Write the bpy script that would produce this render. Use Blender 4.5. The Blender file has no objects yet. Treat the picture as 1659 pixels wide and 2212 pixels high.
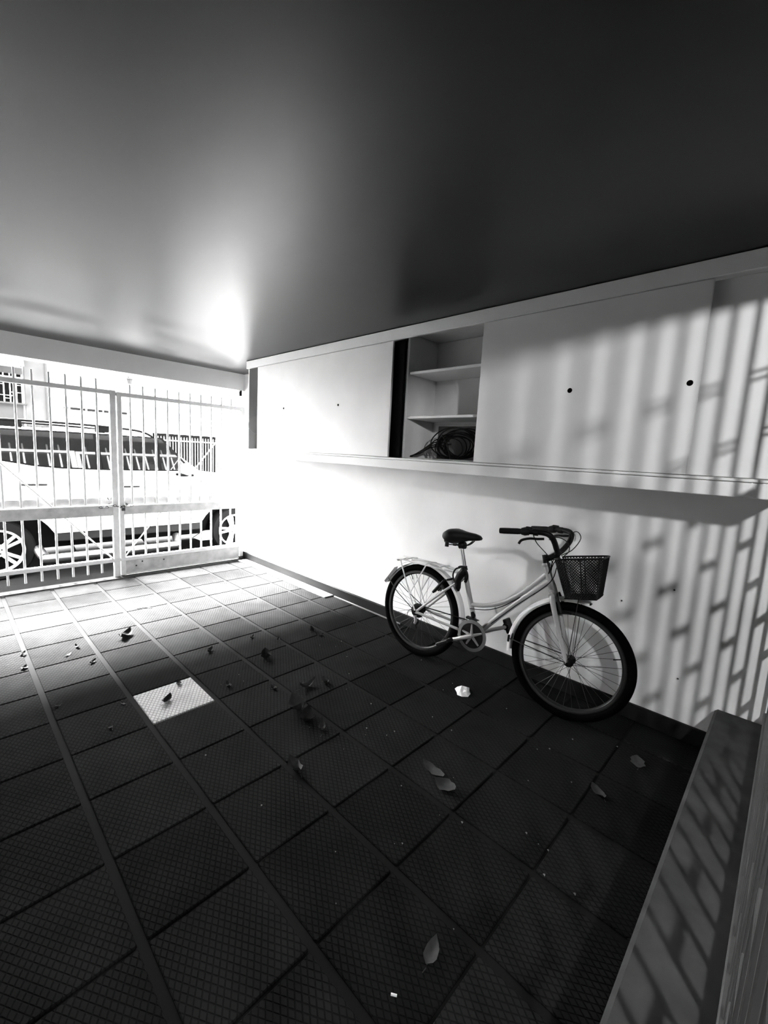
import bpy, math, random
from mathutils import Vector, Matrix
random.seed(7)
scn = bpy.context.scene
col = scn.collection
PI = math.pi

# ------------------------------------------------------------------ camera
CAM = Vector((-2.6755, -5.0471, 1.42))
YAW, PITCH, ROLL, FPX = math.radians(46.2866), math.radians(7.6506), math.radians(-3.0733), 926.91
fw = Vector((math.sin(YAW)*math.cos(PITCH), math.cos(YAW)*math.cos(PITCH), -math.sin(PITCH)))
r0 = Vector((math.cos(YAW), -math.sin(YAW), 0)); d0 = fw.cross(r0)
rt = r0*math.cos(ROLL) + d0*math.sin(ROLL); dn = d0*math.cos(ROLL) - r0*math.sin(ROLL)
cd = bpy.data.cameras.new('camera'); cam = bpy.data.objects.new('camera', cd); col.objects.link(cam)
M = Matrix.Identity(4)
for i in range(3):
    M[i][0], M[i][1], M[i][2], M[i][3] = rt[i], -dn[i], -fw[i], CAM[i]
cam.matrix_world = M
cd.sensor_fit = 'VERTICAL'; cd.sensor_height = 36; cd.lens = 36*FPX/2212; cd.clip_start = 0.02; cd.clip_end = 200
scn.camera = cam

# ------------------------------------------------------------------ world, sun, lamp, exposure
w = bpy.data.worlds.new('world'); scn.world = w; w.use_nodes = True
bg = w.node_tree.nodes['Background']; bg.inputs[0].default_value = (1, 1, 1, 1); bg.inputs[1].default_value = 64.0
sd = bpy.data.lights.new('sun', 'SUN'); sd.energy = 700; sd.angle = math.radians(24)
sun = bpy.data.objects.new('sun', sd); col.objects.link(sun)
sun.rotation_euler = Vector((0.10, -1.0, -1.2)).to_track_quat('-Z', 'Y').to_euler()
ld = bpy.data.lights.new('hall_lamp', 'POINT'); ld.energy = 205; ld.shadow_soft_size = 0.052
lamp = bpy.data.objects.new('hall_lamp', ld); col.objects.link(lamp); lamp.location = (-2.618, -6.0, 2.235)
vs = scn.view_settings
vs.view_transform = 'Standard'; vs.look = 'None'; vs.gamma = 1; vs.use_curve_mapping = False; vs.exposure = 0.0

# ------------------------------------------------------------------ materials
def mat(name, v, rough=0.6, spec=0.5, metal=0.0, noise=0.0, nscale=6.0, bump=0.0, bscale=40.0, emit=0):
    m = bpy.data.materials.new(name); m.use_nodes = True
    nt = m.node_tree; b = nt.nodes['Principled BSDF']
    b.inputs['Base Color'].default_value = (v, v, v, 1); b.inputs['Roughness'].default_value = rough
    b.inputs['Specular IOR Level'].default_value = spec; b.inputs['Metallic'].default_value = metal
    tc = nt.nodes.new('ShaderNodeTexCoord')
    if noise > 0:
        n = nt.nodes.new('ShaderNodeTexNoise'); n.inputs['Scale'].default_value = nscale; n.inputs['Detail'].default_value = 6
        nt.links.new(tc.outputs['Object'], n.inputs['Vector'])
        r = nt.nodes.new('ShaderNodeMapRange'); r.inputs[1].default_value = .3; r.inputs[2].default_value = .7
        r.inputs[3].default_value = v*(1-noise); r.inputs[4].default_value = min(1, v*(1+noise))
        nt.links.new(n.outputs['Fac'], r.inputs[0])
        c = nt.nodes.new('ShaderNodeCombineColor')
        for k in range(3): nt.links.new(r.outputs[0], c.inputs[k])
        nt.links.new(c.outputs[0], b.inputs['Base Color'])
    if bump > 0:
        n = nt.nodes.new('ShaderNodeTexNoise'); n.inputs['Scale'].default_value = bscale; n.inputs['Detail'].default_value = 4
        nt.links.new(tc.outputs['Object'], n.inputs['Vector'])
        bp = nt.nodes.new('ShaderNodeBump'); bp.inputs['Strength'].default_value = bump; bp.inputs['Distance'].default_value = .004
        nt.links.new(n.outputs['Fac'], bp.inputs['Height']); nt.links.new(bp.outputs[0], b.inputs['Normal'])
    return m

def tile_mat(name, v, var, rough, bstr):
    """cast concrete tile with an impressed diamond net; each tile has its own tone"""
    m = mat(name, v, rough, 0.0); nt = m.node_tree; b = nt.nodes['Principled BSDF']
    N = nt.nodes.new; L = nt.links.new
    tc = N('ShaderNodeTexCoord'); sp = N('ShaderNodeSeparateXYZ'); L(tc.outputs['Object'], sp.inputs[0])
    def mth(op, a, c=None):
        n = N('ShaderNodeMath'); n.operation = op
        for k, q in enumerate((a, c)):
            if q is None: continue
            if isinstance(q, (int, float)): n.inputs[k].default_value = q
            else: L(q, n.inputs[k])
        return n.outputs[0]
    P_ = 2*PI/0.0215
    s = mth('ADD', sp.outputs[0], mth('MULTIPLY', sp.outputs[1], 0.62)); d = mth('SUBTRACT', sp.outputs[0], mth('MULTIPLY', sp.outputs[1], 0.62))
    a1 = mth('ABSOLUTE', mth('SINE', mth('MULTIPLY', s, P_/2))); a2 = mth('ABSOLUTE', mth('SINE', mth('MULTIPLY', d, P_/2)))
    net = mth('MINIMUM', mth('MULTIPLY', mth('MINIMUM', a1, a2), 2.2), 1.0)
    bp = N('ShaderNodeBump'); bp.inputs['Strength'].default_value = bstr; bp.inputs['Distance'].default_value = .004
    L(net, bp.inputs['Height']); L(bp.outputs[0], b.inputs['Normal'])
    oi = N('ShaderNodeObjectInfo')
    n1 = N('ShaderNodeTexNoise'); n1.inputs['Scale'].default_value = 7; n1.inputs['Detail'].default_value = 8; n1.noise_dimensions = '4D'
    L(tc.outputs['Object'], n1.inputs['Vector']); L(mth('MULTIPLY', oi.outputs['Random'], 40.0), n1.inputs['W'])
    f = mth('ADD', mth('MULTIPLY', oi.outputs['Random'], var), 1-var*.5)
    f = mth('MULTIPLY', f, mth('ADD', mth('MULTIPLY', n1.outputs['Fac'], 0.9), 0.55))
    f = mth('MULTIPLY', f, mth('ADD', mth('MULTIPLY', net, 0.55), 0.50))
    f = mth('MULTIPLY', f, v)
    c = N('ShaderNodeCombineColor')
    for k in range(3): L(f, c.inputs[k])
    L(c.outputs[0], b.inputs['Base Color'])
    return m

def rubber_glass(name):
    m = mat(name, 0.002, 0.03, 0.22); return m

MT = dict(
 wall=mat('white_plaster', .86, .75, .25, noise=.05, nscale=3, bump=.12, bscale=60),
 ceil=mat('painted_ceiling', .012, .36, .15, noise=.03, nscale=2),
 darkwall=mat('dark_render', .012, .9, .02),
 header=mat('beam_plaster', .80, .8, .2, noise=.04, nscale=3),
 cab=mat('white_lacquered_board', .86, .45, .4, noise=.03, nscale=4),
 cabin=mat('bare_cabinet_inside', .78, .7, .3, noise=.06, nscale=6),
 edge=mat('shelf_edge', .85, .4, .4),
 panel=mat('grey_access_panel', .09, .6, .3, noise=.1),
 grout=mat('dark_joint_mortar', .009, .9, .02),
 tile=tile_mat('ribbed_dark_tile', .012, .4, .55, .5),
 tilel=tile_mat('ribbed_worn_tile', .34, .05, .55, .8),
 base=mat('black_skirting', .009, .6, .08),
 curb=mat('grey_concrete_curb', .055, .9, .0, noise=.2, nscale=9, bump=.2),
 gate=mat('white_gate_paint', .74, .5, .4, noise=.07, nscale=25),
 gatep=mat('worn_gate_plate', .42, .6, .4, noise=.28, nscale=12),
 rust=mat('rusty_steel', .035, .8, .3, noise=.4, nscale=60),
 grille=mat('grey_painted_steel', .07, .5, .4),
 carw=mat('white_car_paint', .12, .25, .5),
 carb=mat('black_plastic', .0007, .7, .02),
 carg=mat('grey_plastic', .0025, .6, .05),
 glass=rubber_glass('tinted_car_glass'),
 alloy=mat('alloy_rim', .72, .35, .5, metal=.3),
 tyre=mat('black_rubber', .0012, .8, .02),
 chrome=mat('polished_tube', .45, .3, .5, metal=1),
 street=mat('asphalt', .006, .9, .0, noise=.2, nscale=20),
 thresh=mat('grey_threshold', .020, .9, .05, noise=.2, nscale=12),
 walk=mat('grey_sidewalk', .004, .9, .0, noise=.15, nscale=8),
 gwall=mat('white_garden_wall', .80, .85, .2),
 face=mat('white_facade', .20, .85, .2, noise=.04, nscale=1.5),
 picket=mat('aged_white_picket', .05, .9, .1),
 stain=mat('stained_render', .03, .9, .2, noise=.4, nscale=1.8),
 grey=mat('grey_render', .02, .85, .2, noise=.1),
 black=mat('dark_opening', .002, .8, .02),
 frame=mat('pale_bike_paint', .39, .35, .5),
 fend=mat('white_fender', .82, .3, .5),
 rodw=mat('white_rod', .80, .4, .4),
 bblk=mat('black_bike_parts', .006, .5, .12),
 sadl=mat('black_saddle_vinyl', .007, .5, .15),
 spoke=mat('dark_spoke_steel', .018, .4, .5),
 rim=mat('black_rim', .010, .4, .2),
 rimline=mat('rim_braking_strip', .03, .35, .3, metal=.0),
 crank=mat('grey_alloy_crank', .36, .4, .5, metal=.3),
 guard=mat('grey_chain_guard', .10, .5, .4),
 refl=mat('grey_reflector', .12, .15, .6),
 paper=mat('white_paper', .85, .8, .2),
 leafd=mat('dry_dark_leaf', .010, .8, .2, noise=.4, nscale=40),
 leafl=mat('dry_pale_leaf', .03, .8, .2, noise=.3, nscale=40),
 grit=mat('pale_grit', .2, .8, .2),
 plank=mat('white_plank', .14, .6, .3),
 cable=mat('black_cable', .004, .6, .08),
)

# ------------------------------------------------------------------ mesh helpers
class MB:
    def __init__(s): s.v = []; s.f = []
    def add(s, vs, fs):
        o = len(s.v); s.v += [tuple(p) for p in vs]; s.f += [tuple(i+o for i in f) for f in fs]; return s
    def box(s, a, b, bev=0.0):
        x0, x1 = sorted((a[0], b[0])); y0, y1 = sorted((a[1], b[1])); z0, z1 = sorted((a[2], b[2]))
        if bev <= 0:
            v = [(x, y, z) for z in (z0, z1) for y in (y0, y1) for x in (x0, x1)]
            return s.add(v, [(0,2,3,1),(4,5,7,6),(0,1,5,4),(2,6,7,3),(0,4,6,2),(1,3,7,5)])
        # chamfered box: 24 verts
        k = bev; X = (x0, x1); Y = (y0, y1); Z = (z0, z1); v = []; ix = {}
        for i in (0,1):
            for j in (0,1):
                for l in (0,1):
                    sx, sy, sz = (k if i == 0 else -k), (k if j == 0 else -k), (k if l == 0 else -k)
                    for ax, q in ((0,(X[i], Y[j]+sy, Z[l]+sz)), (1,(X[i]+sx, Y[j], Z[l]+sz)), (2,(X[i]+sx, Y[j]+sy, Z[l]))):
                        ix[(i,j,l,ax)] = len(v); v.append(q)
        f = []
        for i in (0,1): f.append([ix[(i,a_,b_,0)] for a_, b_ in ((0,0),(1,0),(1,1),(0,1))][::(-1 if i == 0 else 1)])
        for j in (0,1): f.append([ix[(a_,j,b_,1)] for a_, b_ in ((0,0),(0,1),(1,1),(1,0))][::(-1 if j == 0 else 1)])
        for l in (0,1): f.append([ix[(a_,b_,l,2)] for a_, b_ in ((0,0),(1,0),(1,1),(0,1))][::(-1 if l == 0 else 1)])
        for i in (0,1):
            for j in (0,1): f.append([ix[(i,j,0,0)], ix[(i,j,1,0)], ix[(i,j,1,1)], ix[(i,j,0,1)]])
            for l in (0,1): f.append([ix[(i,0,l,0)], ix[(i,1,l,0)], ix[(i,1,l,2)], ix[(i,0,l,2)]])
        for j in (0,1):
            for l in (0,1): f.append([ix[(0,j,l,1)], ix[(1,j,l,1)], ix[(1,j,l,2)], ix[(0,j,l,2)]])
        for i in (0,1):
            for j in (0,1):
                for l in (0,1): f.append([ix[(i,j,l,0)], ix[(i,j,l,1)], ix[(i,j,l,2)]])
        return s.add(v, f)
    def tube(s, pts, r, n=8, closed=False, caps=True):
        pts = [Vector(p) for p in pts]; m = len(pts)
        rs = r if isinstance(r, (list, tuple)) else [r]*m
        T = []
        for i in range(m):
            a = pts[i-1] if (i > 0 or closed) else pts[i]; b = pts[(i+1) % m] if (i < m-1 or closed) else pts[i]
            T.append((b-a).normalized())
        up = Vector((0,0,1)) if abs(T[0].z) < .9 else Vector((1,0,0))
        nrm = (up - T[0]*up.dot(T[0])).normalized(); v = []
        for i in range(m):
            nrm = (nrm - T[i]*nrm.dot(T[i])).normalized(); bn = T[i].cross(nrm)
            for k in range(n):
                a = 2*PI*k/n; v.append(pts[i] + (nrm*math.cos(a) + bn*math.sin(a))*rs[i])
        f = []
        for i in range(m if closed else m-1):
            j = (i+1) % m
            for k in range(n): f.append((i*n+k, i*n+(k+1) % n, j*n+(k+1) % n, j*n+k))
        if caps and not closed: f.append(tuple(range(n))[::-1]); f.append(tuple((m-1)*n+k for k in range(n)))
        return s.add(v, f)
    def lathe(s, c, ax, prof, n=32, closed=False, a0=0, a1=None):
        """prof: list of (radius, offset along axis); closed joins profile ends; a0..a1 partial sweep"""
        c = Vector(c); ax = Vector(ax).normalized()
        e1 = ax.orthogonal().normalized() if abs(ax.y) < .9 else Vector((1,0,0)); e1 = (e1-ax*e1.dot(ax)).normalized(); e2 = ax.cross(e1)
        full = a1 is None; m = len(prof); v = []; steps = n if full else n+1
        for i in range(steps):
            a = (2*PI*i/n) if full else a0+(a1-a0)*i/n
            d = e1*math.cos(a)+e2*math.sin(a)
            for (r, o) in prof: v.append(c+d*r+ax*o)
        f = []
        for i in range(n):
            j = (i+1) % n if full else i+1
            for k in range(m if closed else m-1):
                l = (k+1) % m; f.append((i*m+k, j*m+k, j*m+l, i*m+l))
        return s.add(v, f)
    def prism(s, poly, f0, f1):
        """poly list of 2D; f0,f1 map 2D->3D for both faces"""
        n = len(poly); v = [f0(*p) for p in poly]+[f1(*p) for p in poly]
        f = [tuple(range(n))[::-1], tuple(range(n, 2*n))]+[(i, (i+1) % n, n+(i+1) % n, n+i) for i in range(n)]
        return s.add(v, f)
    def xf(s, fn): s.v = [tuple(fn(Vector(p))) for p in s.v]; return s
    def mesh(s, name, m, smooth=False):
        me = bpy.data.meshes.new(name); me.from_pydata(s.v, [], s.f); me.update()
        if smooth:
            me.polygons.foreach_set('use_smooth', [True]*len(me.polygons))
            try: me.set_sharp_from_angle(angle=math.radians(40))
            except Exception: pass
        me.materials.append(MT[m] if isinstance(m, str) else m); return me
    def build(s, name, m, parent=None, smooth=False, label=None):
        import bmesh
        me = s.mesh(name, m, smooth); bm = bmesh.new(); bm.from_mesh(me)
        bmesh.ops.recalc_face_normals(bm, faces=bm.faces); bm.to_mesh(me); bm.free()
        o = bpy.data.objects.new(name, me); col.objects.link(o); o.parent = parent
        if label: o['label'] = label
        return o
def obj(name, me, parent=None, loc=None):
    o = bpy.data.objects.new(name, me); col.objects.link(o); o.parent = parent
    if loc is not None: o.location = loc
    return o
def tag(o, label, cat, group=None, kind=None):
    o['label'] = label; o['category'] = cat
    if group: o['group'] = group
    if kind: o['kind'] = kind
    return o
def thing(name, label, cat, loc=(0,0,0), group=None):
    o = bpy.data.objects.new(name, None); o.empty_display_size = .1; col.objects.link(o); o.location = loc
    return tag(o, label, cat, group)
def struct(o, label=None, cat=None):
    o['kind'] = 'structure'
    if label: o['label'] = label; o['category'] = cat or o.name
    return o
def bx(a, b, bev=0): return MB().box(a, b, bev)

CEIL = 2.295
# ------------------------------------------------------------------ setting: shell of the garage
fl = struct(bx((-3.2, -9.0, -.12), (0.0, -.005, -.007)).build('floor', 'grout'), 'dark mortar bed of the garage floor between the tiles', 'floor')
TX0, TPX, TY0, TPY = -.275, .3456, -.1315, .3403
tm = bx((-.1590, -.1655, -.014), (.1590, .1655, 0), .003).mesh('tile', 'tile')
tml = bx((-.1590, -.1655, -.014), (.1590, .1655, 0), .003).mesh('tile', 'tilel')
tme = bx((-.123, -.1655, -.014), (.123, .1655, 0), .003).mesh('tile', 'tile')
for i in range(-1, 9):
    for j in range(0, 14):
        cx, cy = TX0-TPX*(i+.5), TY0-TPY*(j+.5)
        if i < 0: me, cx = tme, -.139
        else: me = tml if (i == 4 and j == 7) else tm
        if cx < -3.2: continue
        obj('tile', me, fl, (cx, cy, 0))
# threshold strip of cast concrete next to the gate
struct(bx((-3.2, -.118, -.007), (0.0, -.005, 0.0), .002).build('threshold', 'thresh', fl)); fl.children[-1].pop('kind', None)

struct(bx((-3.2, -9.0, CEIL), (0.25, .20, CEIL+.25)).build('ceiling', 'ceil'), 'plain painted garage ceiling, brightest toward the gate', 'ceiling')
struct(bx((0.0, -9.0, -.12), (0.25, .20, CEIL)).build('wall_right', 'wall'), 'white plaster side wall behind the bicycle', 'wall')
struct(bx((-3.45, -3.2, -.12), (-3.2, .20, CEIL)).build('wall_left', 'wall'), 'unseen side wall beside the gate, made white to bounce daylight', 'wall')  # out-of-view wall, white here to bounce gate light inward
struct(bx((-3.45, -9.0, -.12), (-3.2, -3.2, CEIL)).build('wall_left', 'darkwall'), 'unseen side wall further back, made dark to cut the lamp bounce', 'wall')  # same unseen wall, dark here so it returns little lamp light
struct(bx((-3.2, -9.25, -.12), (0.0, -9.0, CEIL)).build('wall_back', 'darkwall'), 'dark rear wall of the hall out of view', 'wall')
struct(bx((-3.2, 0.0, -.12), (-2.82, .20, 2.10)).build('wall_front', 'wall'), 'wall pier beside the gate', 'wall')
struct(bx((-3.2, 0.0, 2.10), (0.0, .20, CEIL)).build('trim_1', 'header'), 'plastered beam spanning above the gate', 'beam')
struct(bx((-3.2, -5.20, 2.14), (0.0, -5.02, CEIL)).build('trim_2', 'header'), 'plastered beam above the security grille', 'beam')
struct(bx((-.022, -4.89, 0.0), (-.0005, -.002, .092), .004).build('baseboard_right', 'base'), 'black skirting board along the white wall', 'baseboard')
struct(bx((-3.2, -5.21, 0.0), (-.0005, -4.89, .236), .012).build('wall_low', 'curb'), 'low concrete curb wall under the security grille', 'wall')
struct(bx((-30, .20, -.30), (30, 6.9, -.10)).build('street', 'street'), 'pale street outside the gate', 'street')
struct(bx((-9.0, .0, CEIL+.25), (9.0, .20, 7.5)).build('wall_upper', 'darkwall'), 'unseen outside wall above the gate, added to darken the car window reflections', 'wall')  # unseen dark wall added for the car windows to reflect
# sloping sill between garage floor and street
mb = MB(); mb.add([(-2.82,0.0,-.12),(0,0.0,-.12),(-2.82,.0,-.012),(0,.0,-.012),(-2.82,.20,-.12),(0,.20,-.12),(-2.82,.20,-.07),(0,.20,-.07)],
   [(0,1,3,2),(4,6,7,5),(2,3,7,6),(0,4,5,1),(0,2,6,4),(1,5,7,3)])
struct(mb.build('trim_3', 'walk'), 'sloping concrete sill under the gate', 'sill')

# ------------------------------------------------------------------ gate (two leaves)
BARR = .0085
def bar(x, z0, z1, y=0.0, r=BARR): return MB().box((x-r, y-r, z0), (x+r, y+r, z1), .002)
GY = -.03
def leaf(name, label, x0, x1, bars, zb, zt, rail_top, group):
    t = thing(name, label, 'gate', ((x0+x1)/2, GY, 0), group); ox = (x0+x1)/2
    def b_(n, a, b, m='gate', bev=.003): 
        return bx((a[0]-ox, a[1], a[2]), (b[0]-ox, b[1], b[2]), bev).build(n, m, t)
    me = None
    for x in bars:
        if me is None: me = bar(0, zb, zt).mesh('bar', 'gate')
        obj('bar', me, t, (x-ox, 0, 0))
    b_('top_rail', (x0, -.021, rail_top-.042), (x1, .021, rail_top))
    b_('bottom_rail', (x0, -.024, .160), (x1, .012, .200))
    return t, b_, ox
Lb = [-1.565-.1217*k for k in range(10)]
gl, b_, ox = leaf('gate_leaf', 'white barred gate leaf on the left with bar ends hanging below its bottom rail', -2.79, -1.401, Lb, .058, 2.0, 1.904, None)
b_('stile', (-1.459, -.022, 0.0), (-1.404, .022, 1.905)); b_('stile', (-2.79, -.022, 0.02), (-2.74, .022, 1.905))
b_('mid_rail', (-2.74, -.030, .652), (-1.459, -.0095, .758), 'gatep'); b_('mid_rail_flange', (-2.74, -.036, .752), (-1.459, -.0095, .764))
b_('back_plate', (-2.74, .0095, .764), (-1.459, .016, .838), 'gatep')
MB().tube([(-2.74-ox, -.020, 1.69), (-1.452-ox, -.020, .178)], .0075, 6).build('brace', 'gate', gl)
Rb = [-1.272+.1207*k for k in range(10)]
gr, b_, ox = leaf('gate_leaf', 'white barred gate leaf on the right with solid metal kick plate along the bottom', -1.396, -.012, Rb, .165, 1.982, 1.895, None)
b_('stile', (-1.396, -.020, 0.01), (-1.352, .020, 1.890)); b_('stile', (-.066, -.020, 0.02), (-.014, .020, 1.90))
b_('mid_rail', (-1.352, -.030, .656), (-.12, -.0095, .745), 'gatep'); b_('mid_rail_flange', (-1.352, -.036, .742), (-.12, -.0095, .754))
b_('back_plate', (-1.352, .0095, .752), (-.20, .016, .835), 'gate')
b_('kick_plate', (-1.352, -.006, .018), (-.068, .002, .165), 'gatep', .001)
b_('kick_plate_lip', (-1.352, -.016, .010), (-.068, .004, .022))
b_('mid_rail_lug', (-.12, -.014, .672), (-.064, .014, .700)); b_('mid_rail_lug', (-.12, -.014, .742), (-.064, .014, .765))
b_('pivot', (-.075, -.03, .0), (-.010, .03, .035), 'rust')
MB().tube([(-1.36-ox, -.020, .205), (-.058-ox, -.020, 1.858)], .0065, 6).build('brace', 'gate', gr)
for x, z in ((-1.25, .09), (-.97, .12), (-1.19, .13)):
    MB().lathe((x-ox, -.006, z), (0,-1,0), [(0,.003),(.007,.003),(.009,0)], 8).build('bolt', 'rust', gr)
# latch bolt, chain and padlock around the meeting stiles
t = thing('latch_bolt', 'thin sliding latch bolt with ring handle beside the gate chain', 'latch', (-1.49, GY-.04, .84))
MB().tube([(-.10,0,.0),(.01,0,0)], .005, 6).build('rod', 'gate', t)
MB().tube([(.0+.016*math.cos(a), -.004, .0+.022*math.sin(a)) for a in [2*PI*k/12 for k in range(12)]], .0035, 6, closed=True).build('ring', 'rust', t)
t = thing('gate_chain', 'rusty dark chain looped around the meeting stiles of the gate', 'chain', (-1.405, GY, .752))
n = 17
for k in range(n):
    a = 2*PI*k/n; c = Vector((.076*math.cos(a)+.008*math.cos(3*a), .050*math.sin(a), .010*math.sin(2*a+1)))
    tg = Vector((-.066*math.sin(a), .054*math.cos(a), .0)).normalized(); up = Vector((0,0,1)) if k % 2 else Vector((0,0,1)).cross(tg).normalized()
    MB().tube([c+tg*(.016*math.cos(q))+up*(.009*math.sin(q)) for q in [2*PI*i/10 for i in range(10)]], .0038, 5, closed=True).build('link', 'rust', t)
for sx in (-1, 1):
    mb = MB()
    for k in range(4):
        c = Vector((sx*(.085+.026*k), -.048, -.006-.004*k*(sx < 0)+.003*k)); tg = Vector((sx,0,.1)).normalized(); up = Vector((0,0,1)) if k % 2 else Vector((0,1,0))
        MB().tube([c+tg*(.017*math.cos(q))+up*(.009*math.sin(q)) for q in [2*PI*i/10 for i in range(10)]], .0038, 5, closed=True).build('link', 'rust', t)
        if sx > 0 and k > 0: break
t = thing('padlock', 'small dark padlock hanging on the gate chain', 'padlock', (-1.372, GY-.058, .700))
bx((-.017,-.008,0),(.017,.008,.034),.004).build('body', 'rust', t)
MB().tube([(-.011,0,.030),(-.011,0,.050),(-.006,0,.058),(.006,0,.058),(.011,0,.050),(.011,0,.030)], .0032, 6).build('shackle', 'rust', t)
# dark bracket at the right end of the beam
t = thing('gate_stop', 'small black metal bracket hanging under the beam at the wall corner', 'bracket', (-.04, -.0, 2.10))
bx((-.011,.0,-.066),(.011,.03,0),.002).build('plate', 'carb', t); bx((-.03,.0,-.012),(-.011,.01,0),.001).build('arm', 'gate', t)

# ------------------------------------------------------------------ wall cabinet with sliding doors
CX = -.40
cab = thing('overhead_cabinet', 'long white overhead cabinet with sliding doors fixed along the wall', 'cabinet', (0, -2.9, 1.32))
def cb(n, a, b, m='cab', bev=.0025, label=None):
    return bx((a[0], a[1]+2.9, a[2]-1.32), (b[0], b[1]+2.9, b[2]-1.32), bev).build(n, m, cab, label=label)
YE = -5.02
cb('top_fascia', (CX, YE, 2.217), (CX+.022, -.795, CEIL-.003), label='white strip hiding the upper door track')
cb('bottom_fascia', (CX, YE, 1.322), (CX+.020, -.795, 1.385))
cb('bottom_track', (CX-.006, YE, 1.3865), (CX+.075, -.795, 1.4005), 'edge')
cb('bottom_board', (CX+.021, YE, 1.322), (-.001, -.795, 1.340))
cb('top_board', (CX+.023, YE, 2.262), (-.001, -.795, CEIL-.004), 'cabin')
cb('back_board', (-.016, YE, 1.341), (-.002, -.817, 2.261), 'cabin')
cb('side_board', (CX+.024, -.816, 1.402), (-.001, -.797, 2.261), 'header')
cb('divider', (CX+.062, -2.978, 1.402), (-.017, -2.958, 2.261), 'cabin')
cb('divider', (CX+.085, -3.98, 1.402), (-.017, -3.96, 2.261), 'cabin')
cb('floor_board', (CX+.077, YE, 1.402), (-.017, -.817, 1.408), 'cabin')
cb('slit_blackout', (CX+.040, -2.956, 1.402), (CX+.054, -2.30, 2.214), 'black', label='black panel added behind the slit beside the bright door')  # black panel added to keep the slit beside the divider dark
# shelves in the open bay
cb('shelf', (CX+.075, -3.958, 1.985), (-.017, -2.980, 2.003), 'edge'); cb('shelf', (CX+.072, -3.958, 1.680), (-.017, -2.980, 1.698), 'edge')
# grey access panel in a pale frame at the back of the bottom bay
fr = cb('panel_frame', (-.020, -3.75, 1.41), (-.0165, -3.00, 1.665), 'cabin'); cb('access_panel', (-.026, -3.72, 1.41), (-.0205, -3.035, 1.650), 'panel')
def door(y0, y1, x, label, holes, hr=.0125):
    d = cb('sliding_door', (x, y0, 1.402), (x+.016, y1, 2.214), 'cab', .002, label)
    for y in holes:
        MB().lathe((x-.0005, y+2.9, 1.795-1.32), (-1,0,0), [(0,.0004),(hr*.7,.0004),(hr*.9,.0016),(hr,.0)], 16).build('finger_hole', 'black', d)
door(-2.872, -1.02, CX+.004, 'bright sliding door nearest the gate', (-1.50, -2.292), .009)
door(-4.687, -3.598, CX+.004, 'sliding door right of the open bay', (-4.14, -4.652))
door(-5.018, -4.50, CX+.040, 'sliding door set back beside the grille', ())
MB().lathe((-.290, -.8165+2.9, 1.655-1.32), (0,-1,0), [(0,.004),(.085,.004),(.093,.001),(.093,0)], 32).build('round_cover', 'cab', cab, label='round pale disc on the inner side of the cabinet end')

# coil of black cable
t = thing('cable_coil', 'tangled coil of black cable on the floor of the open cabinet bay', 'cable', (-.20, -3.30, 1.4085))
rnd = random.Random(3)
for k in range(15):
    R1 = .082+.010*(k % 4)+rnd.uniform(-.008,.008); cz = R1*.88+.006+.001*k; cy = rnd.uniform(-.03,.03)-.02*(k % 3)-.02; tilt = rnd.uniform(-.35,.35); ph = rnd.uniform(0,6)
    pts = []
    for i in range(40):
        a = 2*PI*i/40; y = cy-R1*1.45*math.cos(a); z = max(.006, cz+R1*.88*math.sin(a)); x = -.07+.010*k+tilt*.10*math.sin(a+ph)+.008*math.sin(3*a+ph)
        pts.append((x, y, z))
    MB().tube(pts, .0042, 6, closed=True).build('loop', 'cable', t, True)
for k in range(4):
    MB().tube([(-.06+.01*k, .02-.01*k, .165-.02*k), (-.08, .10+.01*k, .12-.015*k), (-.085, .19+.01*k, .06-.01*k), (-.09+.012*k, .29+.02*k, .006)], .0042, 6).build('loose_strand', 'cable', t, True)
MB().tube([(-.10, -.06, .006), (-.105, -.03, .10), (-.10, 0.02, .16)], .004, 6).build('loose_strand', 'cable', t, True)

# ------------------------------------------------------------------ security grille on the curb
GRY = -5.084
g = thing('security_grille', 'grey metal grille of upright bars with staggered rungs standing on the curb', 'grille', (0, GRY, .236))
bm_ = bx((-.007, -.0062, .062), (.007, .0062, 2.14-.236), .002).mesh('bar', 'grille')
rw = .111; B0 = -.1635
xs = [B0+rw] + [B0-rw*k for k in range(0, 27)]
for x in xs: obj('bar', bm_, g, (x, 0, 0))
r1 = bx((-rw/2+.0071, -.0055, -.015), (rw/2-.0071, .0055, .015), .001).mesh('rung', 'grille')
r2 = MB().box((-rw/2+.0066, -.004, .009), (rw/2-.0066, .004, .017)).box((-rw/2+.0066, -.004, -.017), (rw/2-.0066, .004, -.009)).mesh('double_rung', 'grille')
for k, x in enumerate(xs[:-1]):
    # gap between xs[k] and xs[k+1]; gap 0 of the fit lies between bars B0 and B0-rw
    n = k-1; cx = x-rw/2
    for z in ((.447,.860,1.275,1.688) if n % 2 == 0 else (.655,1.066,1.481,1.895)):
        obj('rung', r1, g, (cx, 0, z-.236)) if z < 1.6 else obj('double_rung', r2, g, (cx, 0, z-.236))
bx((xs[-1]-.02, -.014, .020), (-.004, .014, .062), .003).build('bottom_rail', 'grille', g)
for x in (-.03, -1.3, -2.6): bx((x-.02, -.012, 0), (x+.02, .012, .020)).build('foot', 'grille', g)

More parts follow.
